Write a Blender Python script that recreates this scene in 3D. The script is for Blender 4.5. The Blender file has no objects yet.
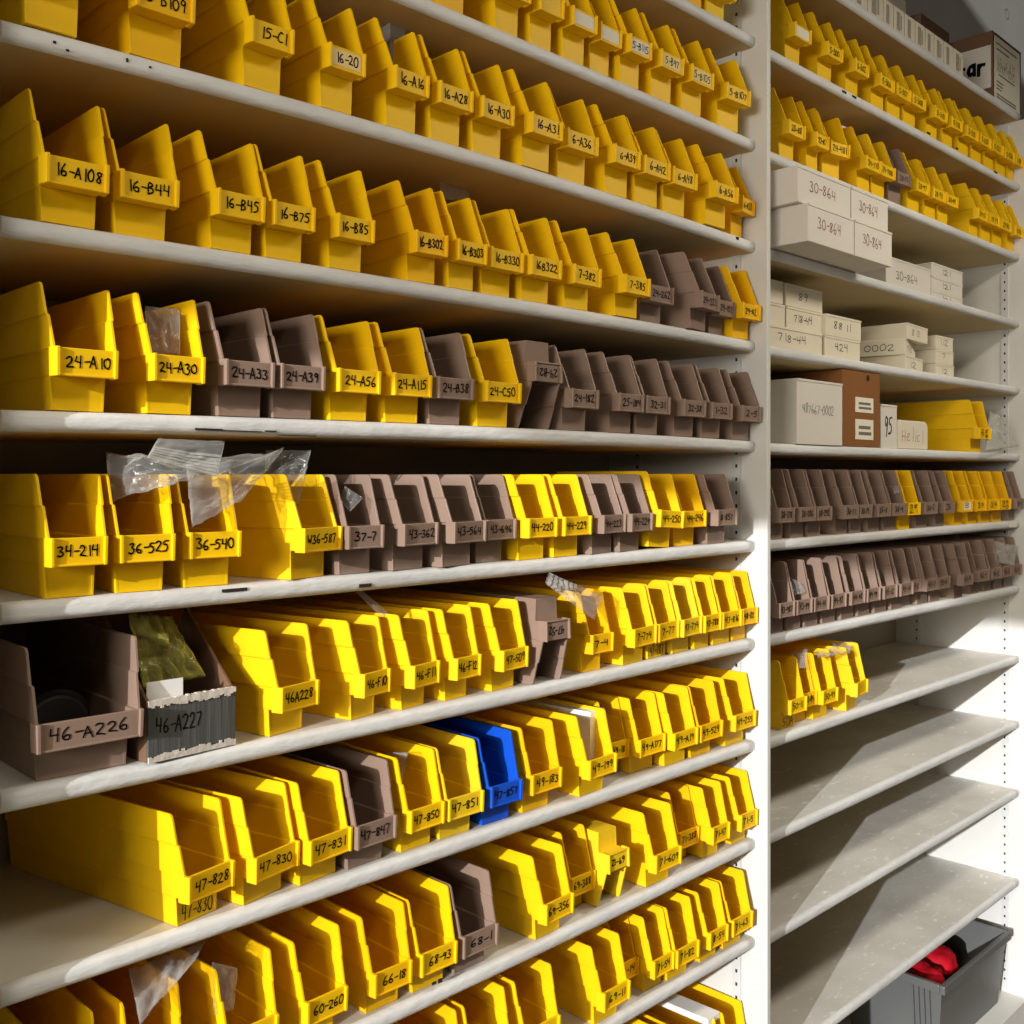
import bpy, bmesh, math, random
from mathutils import Vector, Matrix, noise
random.seed(7)
sc = bpy.context.scene
COL = sc.collection
R = math.radians

# ------------------------------------------------------------------ camera model
F, CX, HY = 1030.0, 512.0, 477.0
ANG = math.atan(1043.0 / F)
SA, CA = math.sin(ANG), math.cos(ANG)
RIGHT = Vector((SA, -CA, 0)); FWD = Vector((CA, SA, 0)); UP = Vector((0, 0, 1))
CZ = 1.53
CAM = -((-0.4971) * RIGHT + FWD) + Vector((0, 0, CZ))

def ray(x, y=HY):
    return RIGHT * ((x - CX) / F) + FWD + UP * ((HY - y) / F)
def at(x, y, Y):                       # photo point -> place on the upright plane at depth Y
    d = ray(x, y); t = (Y - CAM.y) / d.y
    return CAM + d * t
def atz(x, y, z):                      # photo point -> place on the level plane at height z
    d = ray(x, y); t = (z - CAM.z) / d.z
    return CAM + d * t
def xat(x, Y):
    return at(x, HY, Y).x

cam = bpy.data.cameras.new('camera'); co = bpy.data.objects.new('camera', cam); COL.objects.link(co)
cam.sensor_width = 36.0; cam.lens = 36.0 * F / 1024.0
cam.shift_y = (HY - 512.0) / 1024.0
cam.clip_start = 0.02
M = Matrix((RIGHT, UP, -FWD)).transposed().to_4x4(); M.translation = CAM
co.matrix_world = M
sc.camera = co

# ------------------------------------------------------------------ materials
def lin(c):
    return tuple(((v / 255) / 12.92 if v / 255 <= 0.04045 else (((v / 255) + 0.055) / 1.055) ** 2.4) for v in c)
MATS = {}
def mat(name, rgb, rough=0.5, spec=0.5, var=0.0, vscale=8.0, bump=0.0, bscale=60.0, rgb2=None, coords='Object', sss=0.0, stretch=None):
    if name in MATS: return MATS[name]
    m = bpy.data.materials.new(name); m.use_nodes = True
    nt = m.node_tree; b = nt.nodes['Principled BSDF']
    c = lin(rgb)
    b.inputs['Base Color'].default_value = (*c, 1); b.inputs['Roughness'].default_value = rough
    b.inputs['Specular IOR Level'].default_value = spec
    tc = nt.nodes.new('ShaderNodeTexCoord'); src = tc.outputs[coords]
    if stretch:
        mp = nt.nodes.new('ShaderNodeMapping'); mp.inputs['Scale'].default_value = stretch
        nt.links.new(src, mp.inputs['Vector']); src = mp.outputs['Vector']
    if var > 0:
        n = nt.nodes.new('ShaderNodeTexNoise'); n.inputs['Scale'].default_value = vscale; n.inputs['Detail'].default_value = 6
        n.inputs['Roughness'].default_value = 0.65
        r = nt.nodes.new('ShaderNodeValToRGB')
        c2 = lin(rgb2) if rgb2 else tuple(v * (1 - var) for v in c)
        r.color_ramp.elements[0].position = 0.35; r.color_ramp.elements[1].position = 0.68
        r.color_ramp.elements[0].color = (*c2, 1); r.color_ramp.elements[1].color = (*c, 1)
        nt.links.new(src, n.inputs['Vector']); nt.links.new(n.outputs['Fac'], r.inputs['Fac'])
        nt.links.new(r.outputs['Color'], b.inputs['Base Color'])
    if bump > 0:
        n2 = nt.nodes.new('ShaderNodeTexNoise'); n2.inputs['Scale'].default_value = bscale; n2.inputs['Detail'].default_value = 4
        bp = nt.nodes.new('ShaderNodeBump'); bp.inputs['Strength'].default_value = bump; bp.inputs['Distance'].default_value = 0.002
        nt.links.new(src, n2.inputs['Vector']); nt.links.new(n2.outputs['Fac'], bp.inputs['Height'])
        nt.links.new(bp.outputs['Normal'], b.inputs['Normal'])
    MATS[name] = m
    return m
YEL = mat('yellow_plastic', (250, 201, 8), 0.5, 0.28, 0.10, 14, 0.05, 40)
YELD = mat('deep_yellow_plastic', (248, 192, 6), 0.5, 0.28, 0.10, 14, 0.05, 40)
YELP = mat('faded_yellow_plastic', (246, 206, 36), 0.5, 0.28, 0.10, 14, 0.05, 40)
BRN = mat('taupe_plastic', (147, 123, 108), 0.45, 0.4, 0.10, 14, 0.05, 40)
BLU = mat('blue_plastic', (18, 84, 205), 0.38, 0.45, 0.08, 14, 0.05, 40)
INK = mat('black_ink', (22, 14, 14), 0.6, 0.2)
REDINK = mat('red_ink', (150, 55, 60), 0.7, 0.2)
CARD = mat('label_card', (238, 232, 212), 0.8, 0.2, 0.06, 30)
CARDP = mat('pale_yellow_card', (240, 216, 150), 0.8, 0.2, 0.06, 30)
PAINT = mat('white_shelf_paint', (230, 231, 230), 0.5, 0.35, 0.22, 9, 1.0, 85, stretch=(0.35, 1, 1))
TOPP = mat('worn_shelf_top', (205, 202, 193), 0.55, 0.3, 0.10, 5, 0.25, 40)
PANEL = mat('white_panel_paint', (219, 218, 213), 0.45, 0.35, 0.07, 4, 0.2, 30)
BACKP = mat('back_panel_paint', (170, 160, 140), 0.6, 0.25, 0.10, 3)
STRIP = mat('slotted_strip_metal', (205, 207, 206), 0.4, 0.5)
SLOT = mat('slot_hole', (52, 50, 46), 0.9, 0.1)
WALL = mat('grey_wall_paint', (176, 172, 166), 0.8, 0.2, 0.10, 3, 0.3, 20)
FLOOR = mat('floor_concrete', (148, 139, 126), 0.8, 0.2, 0.12, 3)
WCARD = mat('white_carton', (222, 216, 206), 0.75, 0.2, 0.04, 10)
WCARDL = mat('cream_carton', (226, 218, 196), 0.75, 0.2, 0.05, 10)
KRAFT = mat('kraft_cardboard', (142, 95, 56), 0.85, 0.15, 0.10, 9, 0.15, 80)
DKRAFT = mat('dark_kraft', (120, 92, 72), 0.85, 0.15, 0.10, 9)
GREYC = mat('grey_painted_card', (92, 94, 92), 0.8, 0.2, 0.25, 20, 0.6, 30, stretch=(5, 1, 0.25))
TORN = mat('torn_white_card', (222, 214, 204), 0.85, 0.1, 0.2, 40, 0.8, 90)
TOTE = mat('grey_tote_plastic', (96, 97, 96), 0.4, 0.45, 0.08, 6)
RED = mat('red_fabric', (205, 16, 38), 0.7, 0.2, 0.25, 20)
BLACKP = mat('black_part', (28, 27, 27), 0.5, 0.4)
PRINT = mat('grey_print', (118, 112, 104), 0.8, 0.2)
PRINTL = mat('pale_print', (176, 168, 152), 0.8, 0.2, 0.35, 220)
BLACKT = mat('bold_black_print', (20, 18, 18), 0.7, 0.2)
DKBROWN = mat('dark_brown', (92, 66, 42), 0.7, 0.25, 0.25, 6)
PAPER = mat('white_paper', (238, 238, 236), 0.7, 0.2)

UNDER = mat('tan_board_underside', (208, 188, 142), 0.65, 0.25, 0.12, 5)  # tan tone used only on the undersides of the boards
def shelf_mat():
    m = bpy.data.materials.new('dusty_white_shelf'); m.use_nodes = True
    nt = m.node_tree; b = nt.nodes['Principled BSDF']; b.inputs['Roughness'].default_value = 0.5
    b.inputs['Specular IOR Level'].default_value = 0.3
    tc = nt.nodes.new('ShaderNodeTexCoord')
    n = nt.nodes.new('ShaderNodeTexNoise'); n.inputs['Scale'].default_value = 6; n.inputs['Detail'].default_value = 8
    r = nt.nodes.new('ShaderNodeValToRGB')
    r.color_ramp.elements[0].position = 0.3; r.color_ramp.elements[0].color = (*lin((196, 194, 187)), 1)
    r.color_ramp.elements[1].position = 0.7; r.color_ramp.elements[1].color = (*lin((216, 214, 208)), 1)
    nt.links.new(tc.outputs['Object'], n.inputs['Vector']); nt.links.new(n.outputs['Fac'], r.inputs['Fac'])
    mp = nt.nodes.new('ShaderNodeMapping'); mp.inputs['Scale'].default_value = (16, 34, 30); mp.inputs['Rotation'].default_value = (0, 0, 0.25)
    nt.links.new(tc.outputs['Object'], mp.inputs['Vector'])
    n2 = nt.nodes.new('ShaderNodeTexNoise'); n2.inputs['Scale'].default_value = 1.6; n2.inputs['Detail'].default_value = 9; n2.inputs['Roughness'].default_value = 0.75
    nt.links.new(mp.outputs['Vector'], n2.inputs['Vector'])
    r2 = nt.nodes.new('ShaderNodeValToRGB')
    r2.color_ramp.elements[0].position = 0.56; r2.color_ramp.elements[0].color = (0, 0, 0, 1)
    r2.color_ramp.elements[1].position = 0.66; r2.color_ramp.elements[1].color = (1, 1, 1, 1)
    nt.links.new(n2.outputs['Fac'], r2.inputs['Fac'])
    mx = nt.nodes.new('ShaderNodeMixRGB'); mx.inputs['Color2'].default_value = (*lin((240, 239, 236)), 1)
    nt.links.new(r2.outputs['Color'], mx.inputs['Fac']); nt.links.new(r.outputs['Color'], mx.inputs['Color1'])
    nt.links.new(mx.outputs['Color'], b.inputs['Base Color'])
    return m
DUSTY = shelf_mat()

def film(name, rgb, alpha, rough=0.12):
    m = bpy.data.materials.new(name); m.use_nodes = True
    nt = m.node_tree
    for n in list(nt.nodes): nt.nodes.remove(n)
    out = nt.nodes.new('ShaderNodeOutputMaterial')
    tr = nt.nodes.new('ShaderNodeBsdfTransparent'); tr.inputs['Color'].default_value = (0.96, 0.96, 0.95, 1)
    pb = nt.nodes.new('ShaderNodeBsdfPrincipled'); pb.inputs['Base Color'].default_value = (*lin(rgb), 1)
    pb.inputs['Roughness'].default_value = rough; pb.inputs['Specular IOR Level'].default_value = 0.9
    lw = nt.nodes.new('ShaderNodeLayerWeight'); lw.inputs['Blend'].default_value = 0.35
    mr = nt.nodes.new('ShaderNodeMapRange'); mr.inputs['To Min'].default_value = alpha; mr.inputs['To Max'].default_value = min(1, alpha + 0.42)
    mix = nt.nodes.new('ShaderNodeMixShader')
    nt.links.new(lw.outputs['Facing'], mr.inputs['Value']); nt.links.new(mr.outputs['Result'], mix.inputs['Fac'])
    nt.links.new(tr.outputs['BSDF'], mix.inputs[1]); nt.links.new(pb.outputs['BSDF'], mix.inputs[2])
    nt.links.new(mix.outputs['Shader'], out.inputs['Surface'])
    MATS[name] = m
    return m
FILM = film('clear_plastic_film', (225, 225, 222), 0.06)
FILM2 = film('zip_strip_film', (236, 236, 234), 0.38, 0.3)
FILMG = film('olive_plastic_film', (190, 185, 90), 0.30)

# ------------------------------------------------------------------ object helpers
def link(name, me, m, parent=None):
    o = bpy.data.objects.new(name, me); COL.objects.link(o)
    if m is not None:
        for q in (m if isinstance(m, (list, tuple)) else [m]): me.materials.append(q)
    if parent: o.parent = parent
    return o
def obj(name, bm, m, parent=None, bevel=0.0, segs=2, smooth=False):
    bmesh.ops.recalc_face_normals(bm, faces=bm.faces)
    me = bpy.data.meshes.new(name); bm.to_mesh(me); bm.free()
    if smooth:
        for p in me.polygons: p.use_smooth = True
    o = link(name, me, m, parent)
    if bevel > 0:
        md = o.modifiers.new('bevel', 'BEVEL'); md.width = bevel; md.segments = segs; md.limit_method = 'ANGLE'; md.angle_limit = R(35)
        md.harden_normals = False
    return o
def tag(o, label, cat, group=None):
    o['label'] = label; o['category'] = cat
    if group: o['group'] = group
    return o
def thing(name, label, cat, loc=(0, 0, 0), rz=0.0, group=None):
    o = bpy.data.objects.new(name, None); COL.objects.link(o)
    o.empty_display_size = 0.05; o.location = loc; o.rotation_euler = (0, 0, rz)
    return tag(o, label, cat, group)
def struct(o):
    o['kind'] = 'structure'; return o
def hexa(bm, p, mi=0):                # 8 points: bottom ring then top ring
    v = [bm.verts.new(q) for q in p]
    for f in ((3, 2, 1, 0), (4, 5, 6, 7), (0, 1, 5, 4), (1, 2, 6, 5), (2, 3, 7, 6), (3, 0, 4, 7)):
        bm.faces.new([v[i] for i in f]).material_index = mi
def box(bm, x0, x1, y0, y1, z0, z1, mi=0):
    hexa(bm, [(x0, y0, z0), (x1, y0, z0), (x1, y1, z0), (x0, y1, z0), (x0, y0, z1), (x1, y0, z1), (x1, y1, z1), (x0, y1, z1)], mi)
def boxbm(*a):
    bm = bmesh.new(); box(bm, *a); return bm

# ------------------------------------------------------------------ handwriting: pen strokes
G = {
 '0': [[(.3, 1), (.08, .8), (.03, .45), (.15, .08), (.35, .0), (.55, .25), (.57, .65), (.45, .93), (.3, 1)]],
 '1': [[(.28, 1), (.30, 0)]],
 '2': [[(.05, .78), (.2, .98), (.42, .95), (.5, .75), (.35, .45), (.05, .04), (.3, .07), (.58, .03)]],
 '3': [[(.07, .92), (.35, 1), (.5, .8), (.22, .54), (.5, .42), (.52, .15), (.28, 0), (.04, .12)]],
 '4': [[(.12, .98), (.08, .5), (.5, .5)], [(.48, 1), (.46, 0)]],
 '5': [[(.55, .97), (.14, .95), (.1, .58), (.38, .62), (.53, .35), (.35, .02), (.05, .06)]],
 '6': [[(.4, 1), (.15, .7), (.06, .3), (.2, .02), (.45, .06), (.5, .3), (.32, .45), (.1, .3)]],
 '7': [[(.04, .92), (.56, .95), (.3, .4), (.22, 0)]],
 '8': [[(.5, .88), (.3, 1), (.1, .82), (.3, .55), (.52, .25), (.32, 0), (.08, .2), (.28, .5), (.5, .72), (.5, .88)]],
 '9': [[(.5, .85), (.28, 1), (.1, .75), (.25, .5), (.5, .7), (.5, .9), (.46, .4), (.38, 0)]],
 'A': [[(.02, 0), (.28, 1), (.56, 0)], [(.12, .36), (.46, .36)]],
 'B': [[(.1, 0), (.12, 1), (.45, .9), (.45, .65), (.14, .54), (.5, .42), (.5, .12), (.1, 0)]],
 'C': [[(.52, .85), (.3, 1), (.08, .7), (.08, .25), (.3, 0), (.54, .12)]],
 'F': [[(.1, 0), (.12, .98), (.55, 1)], [(.11, .52), (.45, .54)]],
 'W': [[(.0, 1), (.14, 0), (.3, .65), (.44, 0), (.62, 1)]],
 'H': [[(.08, 1), (.08, 0)], [(.5, 1), (.5, 0)], [(.08, .5), (.5, .5)]],
 'e': [[(.1, .35), (.45, .38), (.4, .6), (.2, .6), (.08, .3), (.25, .02), (.5, .12)]],
 'l': [[(.3, 1), (.3, 0)]],
 'i': [[(.3, .6), (.3, 0)], [(.3, .82), (.31, .88)]],
 'c': [[(.45, .5), (.25, .6), (.1, .3), (.25, .02), (.48, .1)]],
 '-': [[(.1, .48), (.5, .5)]],
 '.': [[(.25, .45), (.33, .47)]],
 ' ': [],
 '~': [[(.0, .3), (.12, .7), (.2, .2), (.32, .8), (.4, .25), (.55, .6)]],
 's': [[(.5, .55), (.28, .66), (.1, .5), (.48, .22), (.3, 0), (.06, .1)]],
 't': [[(.28, .95), (.26, .15), (.36, .02), (.5, .06)], [(.06, .62), (.5, .64)]],
 'a': [[(.5, .5), (.28, .64), (.08, .35), (.2, .03), (.48, .2)], [(.5, .66), (.52, 0)]],
 'r': [[(.12, .66), (.12, 0)], [(.12, .4), (.3, .62), (.5, .6)]],
 'V': [[(0, 1), (.28, 0), (.56, 1)]], 'L': [[(.08, 1), (.08, 0), (.5, 0)]], 'U': [[(.06, 1), (.08, .15), (.3, 0), (.5, .15), (.54, 1)]],
 'E': [[(.5, 1), (.08, 1), (.08, 0), (.5, 0)], [(.08, .52), (.4, .52)]], 'K': [[(.08, 1), (.08, 0)], [(.5, 1), (.1, .45), (.52, 0)]],
 'I': [[(.3, 1), (.3, 0)]], 'T': [[(.0, 1), (.58, 1)], [(.29, 1), (.29, 0)]], 'X': [[(0, 0), (.55, 1)], [(0, 1), (.55, 0)]],
 'S': [[(.52, .85), (.3, 1), (.08, .78), (.5, .3), (.3, 0), (.05, .12)]],
}
ADV = {'1': .42, '-': .52, '.': .45, 'l': .4, 'i': .4, ' ': .35, 'W': .72, 'I': .4}
def write(text, width, height, seed=0, pen=0.0011, rough=0.05, sx=1.0):
    """flat pen strokes centred on the origin in the x/z plane, facing -y"""
    rnd = random.Random(seed)
    adv = [ADV.get(c, .68) for c in text]; tot = sum(adv) - 0.08
    k = width / tot; h = height
    bm = bmesh.new(); x = 0.0
    slant = rnd.uniform(-.02, .1)
    for c, a in zip(text, adv):
        dz = rnd.uniform(-.07, .07); hs = rnd.uniform(.88, 1.08)
        for st in G.get(c, []):
            pts = []
            for (u, v) in st:
                u += rnd.uniform(-rough, rough) * .6; v = v * hs + dz + rnd.uniform(-rough, rough)
                pts.append(Vector(((x + u + slant * (v - .5)) * k - width / 2, 0, (v - .5) * h)))
            # smooth by one chaikin pass
            if len(pts) > 3:
                q = [pts[0]]
                for i in range(len(pts) - 1):
                    q += [pts[i].lerp(pts[i + 1], .25), pts[i].lerp(pts[i + 1], .75)]
                q.append(pts[-1]); pts = q
            for p, q in zip(pts, pts[1:]):
                d = q - p
                if d.length < 1e-7: continue
                d.normalize(); n = Vector((-d.z, 0, d.x)) * pen * .5
                p = p - d * pen * .35; q = q + d * pen * .35
                bm.faces.new([bm.verts.new(v) for v in (p + n, q + n, q - n, p - n)])
        x += a
    for f in bm.faces:
        f.normal_update()
        if f.normal.y > 0: f.normal_flip()
    return bm
def text_obj(name, parent, text, width, height, loc, m, seed=0, pen=0.0011, rot=None, rough=.05):
    bm = write(text, width, height, seed, pen, rough)
    me = bpy.data.meshes.new(name); bm.to_mesh(me); bm.free()
    o = link(name, me, m, parent); o.location = loc
    if rot: o.rotation_euler = rot
    return o

# ------------------------------------------------------------------ the hopper bin
def lerp(a, b, t): return a + (b - a) * t
def shell_bm(W, H, L, z1, z2, fl, fr, s=-.002, p=.022, t=.0028):
    """fl, fr: how far the left and right walls flare out past half the width at the rim"""
    z3 = z2 + .5 * (H - z2)
    # (z, share of half width, share of the flare, front y)
    lv = [(0, .84, .0, 0.0), (z1, .87, .2, 0.0), (z1 + .0005, .875, .3, -p + .002), (z2, .90, .4, -p), (z2 + .001, .95, .55, -p + .0025),
          (z3, .96, .7, lerp(-p + .0025, s, .5)), (z3 + .001, .985, .9, lerp(-p + .0025, s, .5) + .0012), (H - .0045, .995, .97, s - .0006), (H - .0014, 1.0, 1.0, s + .0012), (H, 1.0, 1.0, s + .0042)]
    bm = bmesh.new()
    rings = []
    for z, w, f, yf in lv:
        a, b = -w * W / 2 - f * fl, w * W / 2 + f * fr
        yb = L - .006 * (1 - z / H)
        zi = max(z, t)
        rings.append([bm.verts.new(q) for q in (
            (a, yf, z), (a, yb, z), (b, yb, z), (b, yf, z),
            (b - t, yf, zi), (b - t, yb - t, zi), (a + t, yb - t, zi), (a + t, yf, zi))])
    for a, b in zip(rings, rings[1:]):
        for i in range(8):
            j = (i + 1) % 8
            bm.faces.new((a[i], a[j], b[j], b[i]))
    r = rings[-1]                      # top rim
    bm.faces.new((r[0], r[7], r[6], r[1])); bm.faces.new((r[1], r[6], r[5], r[2])); bm.faces.new((r[2], r[5], r[4], r[3]))
    r = rings[0]                       # floor
    bm.faces.new((r[0], r[1], r[2], r[3])); bm.faces.new((r[7], r[6], r[5], r[4])); bm.faces.new((r[0], r[3], r[4], r[7]))
    # lower front wall and the floor of the lip
    w0, w1, w2 = .42 * W - .0005, .435 * W - .0005, .4375 * W - .0005
    hexa(bm, [(-w0, 0.0002, .0005), (w0, 0.0002, .0005), (w0, t, .0005), (-w0, t, .0005), (-w1, 0.0002, z1), (w1, 0.0002, z1), (w1, t, z1), (-w1, t, z1)])
    hexa(bm, [(-w2, -p + .001, z1), (w2, -p + .001, z1), (w2, t, z1), (-w2, t, z1), (-w2, -p + .001, z1 + t), (w2, -p + .001, z1 + t), (w2, t, z1 + t), (-w2, t, z1 + t)])
    return bm
def ledge_bm(W, H, z1, z2, fl, fr, p=.022):
    z1, z2 = z1 - .0006, z2 + .0014
    t = .003; w = W / 2; rb = min(.0042, W * .065)
    bm = bmesh.new()
    hexa(bm, [(-w * .95, -p - .0005, z1), (w * .95, -p - .0005, z1), (w * .95, -p + t, z1), (-w * .95, -p + t, z1),
              (-w * .97, -p - .0005, z2), (w * .97, -p - .0005, z2), (w * .97, -p + t, z2), (-w * .97, -p + t, z2)])
    for sg, f in ((-1, fl), (1, fr)):  # raised side cheeks
        f = max(f, -.002) * .5
        a0, b0 = sorted((sg * w, sg * (w - rb))); a1, b1 = sorted((sg * (w + f), sg * (w - rb)))
        hexa(bm, [(a0 * .985, -p - .0038, z1 - .001), (b0 * .985, -p - .0038, z1 - .001), (b1 * .985, -p + .012, z1 - .001), (a1 * .985, -p + .012, z1 - .001),
                  (a0, -p - .0048, z2 + .0005), (b0, -p - .0048, z2 + .0005), (b1, -p + .012, z2 + .0005), (a1, -p + .012, z2 + .0005)])
    box(bm, -w * .93, w * .93, -p - .0025, -p, z1 - .0008, z1 + .0018)
    return bm
class Spot:
    """where one bin stands: lip centre, heading, width, length and rim flare"""
    def __init__(q, x1, x2, yl, yaw=0.0, W=None, L=.3, fl=.003, fr=.003):
        q.a = R(yaw); c0 = at((x1 + x2) / 2, HY, yl); d0 = q.dirv()
        def hit(px):
            d = ray(px)
            return (Matrix(((d.x, -d0.x), (d.y, -d0.y))).inverted() @ Vector((c0.x - CAM.x, c0.y - CAM.y)))[1]
        u1, u2 = hit(x1), hit(x2)
        q.W = W if W is not None else min(max(abs(u2 - u1), .052), .072)
        q.c = Vector((c0.x, c0.y)) + d0 * (u1 + u2) / 2
        q.L, q.fl, q.fr = L, fl, fr
    def dirv(q): return Vector((math.cos(q.a), math.sin(q.a)))
    def nrm(q): return Vector((-math.sin(q.a), math.cos(q.a)))
    def base(q): return q.c + q.nrm() * .026
    def quad(q, e=.0007):
        o, d, n = q.base(), q.dirv(), q.nrm()
        x0, x1 = -q.W / 2 - max(q.fl, 0) - e, q.W / 2 + max(q.fr, 0) + e
        return [o + d * x + n * y for x, y in ((x0, -.028), (x1, -.028), (x1, q.L + e), (x0, q.L + e))]
def clash(A, B):
    for P in (A, B):
        for i in range(4):
            e = P[(i + 1) % 4] - P[i]; ax = Vector((-e.y, e.x))
            a = [v.dot(ax) for v in A]; b = [v.dot(ax) for v in B]
            if max(a) <= min(b) or max(b) <= min(a): return False
    return True
def settle(sp, x0, x1):
    """nudge the bins of one shelf until none cuts into another, the panels or the back"""
    for it in range(160):
        bad = False
        for q in sp:
            Q = q.quad(); my = max(v.y for v in Q)
            if my > DEPTH - .008: q.L -= my - (DEPTH - .0085); bad = True
            r, l = max(v.x for v in Q), min(v.x for v in Q)
            if r > x1:
                bad = True
                if q.fr > 0: q.fr = max(0, q.fr - .0008)
                elif q.W > .052: q.W -= .0008; q.c.x -= .0004
                elif q.a < -.01: q.a += R(.5)
                else: q.c.x -= .0006
            if l < x0:
                bad = True
                if q.fl > 0: q.fl = max(0, q.fl - .0008)
                elif q.L > .22 and q.a > 0: q.L -= .01
                else: q.c.x += .0006
        for k in (1, 2):
            for i in range(len(sp) - k):
                A, B = sp[i], sp[i + k]
                if not clash(A.quad(), B.quad()): continue
                bad = True
                if A.fr > 0 or B.fl > 0:
                    A.fr = max(0, A.fr - .0008); B.fl = max(0, B.fl - .0008)
                elif it % 2 == 0 and B.a - A.a > R(.6):
                    if abs(B.a) > abs(A.a): B.a -= R(.5)
                    else: A.a += R(.5)
                elif it % 2 == 0 and A.a - B.a > R(.6):
                    if abs(A.a) > abs(B.a): A.a -= R(.5)
                    else: B.a += R(.5)
                elif A.W > .053 and B.W > .053:
                    A.W -= .0004; B.W -= .0004; A.c.x -= .0002; B.c.x += .0002
                else:
                    A.c.x -= .0003; B.c.x += .0003
        if not bad: return
    print('not settled')
LABELS = set()
NB = [0]
CN = {'y': ('yellow', YEL), 'd': ('yellow', YELD), 'p': ('pale yellow', YELP), 'b': ('brown', BRN), 'u': ('blue', BLU)}
def make_bin(x1, x2, text, color, zs, yl, label, group, H=.129, L=.3, yaw=0.0, inv=False, card=None, W=None, base=None, roll=0.0, lines=None, z1=.0345, z2=.0605, fl=.003, fr=.003, s=-.002, spot=None):
    NB[0] += 1
    p = .022
    cname, m = CN[color]
    if spot is None:
        spot = Spot(x1, x2, yl, yaw, W, L, fl, fr)
    a, W, L, fl, fr = spot.a, spot.W, spot.L, spot.fl, spot.fr
    o2, dirv, n = spot.base(), spot.dirv(), spot.nrm()
    zb = max(zs(o2.x + dirv.x * u * W * .5 + n.x * v) for u in (-1, 1) for v in (0, L)) + .0003
    root = thing('storage_bin', label, 'storage bin', (o2.x, o2.y, zb), a, group)
    if label in LABELS: print('DUP LABEL', label)
    LABELS.add(label)
    hold = root
    if inv: fl, fr = fr, fl
    sh = obj('bin_shell', shell_bm(W, H, L, z1, z2, fl, fr, s), m, hold, .0012, 2)
    le = obj('label_ledge', ledge_bm(W, H, z1, z2, fl, fr), m, hold, .0009, 2)
    kids = [sh, le]
    zc = (z1 + z2) / 2
    if card:
        cm = CARD if card == 'w' else CARDP
        kids.append(obj('label_card', boxbm(-W * .40, W * .40, -p - .0009, -p - .0003, zc - .0092, zc + .0105), cm, hold))
    if text:
        rnd = random.Random(NB[0])
        n_ = max(len(text), 5)
        tw = W * min(.74, .115 * n_ + .03)
        if lines:
            for q, dz in ((lines[0], .006), (lines[1], -.006)):
                kids.append(text_obj('handwritten_code', hold, q, W * .62, .009, (0, -p - .0011, zc + dz), INK, NB[0] + int(dz * 1000), .0015))
        else:
            kids.append(text_obj('handwritten_code', hold, text, tw, H * .088, (rnd.uniform(-.02, .05) * W, -p - .0011, zc + .001), INK, NB[0], .00165))
    if base:
        kids.append(text_obj('handwritten_code', hold, base, W * .66, z1 * .52, (0, -.0002, .38 * z1), INK, NB[0] + 500, .0013))
    if inv:                            # turned upside down on the shelf
        for k in kids:
            k.matrix_basis = Matrix.Translation((0, 0, H)) @ Matrix.Rotation(math.pi, 4, 'Y') @ k.matrix_basis
    if roll:
        root.rotation_euler = (0, R(roll), a); root.location.z += abs(math.sin(R(roll))) * W * .5
    return root, W

# ------------------------------------------------------------------ racks
SL = {'S-1': .552, 'S0': .422, 'S1': .2945, 'S2': .1695, 'S3': .045, 'S4': -.0795, 'S5': -.2022, 'S6': -.3295, 'S7': -.4525, 'S8': -.576, 'S9': -.752,
      'R0': .681, 'R1': .548, 'R2': .4175, 'R3': .293, 'R4': .168, 'R5': .0435, 'R6': -.081, 'R7': -.203, 'R8': -.334, 'R9': -.456, 'R10': -.584, 'R11': -.751}
WARP = {  # how far old boards stray from straight, in thousandths of a metre at 0, .45 and 1.35 m along
 'S0': (3, 6, 0), 'S1': (2, 12, 0), 'S2': (0, 4.2, 1), 'S3': (-2, 3, 0), 'S4': (-3, -3, 0), 'S5': (-2, -3.5, 0), 'S6': (0, -1, 0), 'S7': (-4, -9, 0), 'S8': (0, 0, 0)}
def warp(k, X):
    if k not in WARP: return 0.0
    a, b, c = WARP[k]; x0, x1, x2 = 0.0, .45, 1.35
    X = min(max(X, -.05), 1.36)
    return .001 * (a * (X - x1) * (X - x2) / ((x0 - x1) * (x0 - x2)) + b * (X - x0) * (X - x2) / ((x1 - x0) * (x1 - x2)) + c * (X - x0) * (X - x1) / ((x2 - x0) * (x2 - x1)))
def zof(k, X=None): return CZ + 1555.0 * SL[k] / F + (warp(k, X) if X is not None else 0.0)
DEPTH = .365
XL0 = xat(2, 0); XL1 = xat(756.5, 0)
XP = xat(767.3, -.026)                 # divider face line
TP = .012
XR0 = XP + TP + .0005; XR1 = xat(1019.5, 0)
XRP = XR1 + .001
XLP = XL0 - .036
ZTOP = zof('R0') - .0215
PF = -.026

rack = thing('shelving_rack', 'tall white built-in double shelving rack covering the whole wall', 'shelving rack', (XP, DEPTH, 0))
def rpart(name, bm, m, bevel=0.0):
    bmesh.ops.translate(bm, verts=bm.verts, vec=(-XP, -DEPTH, 0))
    return obj(name, bm, m, rack, bevel)
rpart('side_panel', boxbm(XLP - .02, XLP, PF, DEPTH, 0, ZTOP), PANEL, .0015)
rpart('side_panel', boxbm(XP, XP + TP, PF, DEPTH, 0, ZTOP), PANEL, .0015)
rpart('side_panel', boxbm(XRP, XRP + .018, PF, DEPTH, 0, ZTOP), PANEL, .0015)
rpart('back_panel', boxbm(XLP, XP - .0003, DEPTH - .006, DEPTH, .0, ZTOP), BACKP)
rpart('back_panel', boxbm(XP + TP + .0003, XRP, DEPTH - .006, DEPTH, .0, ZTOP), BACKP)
rpart('plinth', boxbm(XP + TP + .0003, XRP, -.02, .30, 0, .065), PANEL, .002)
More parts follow.
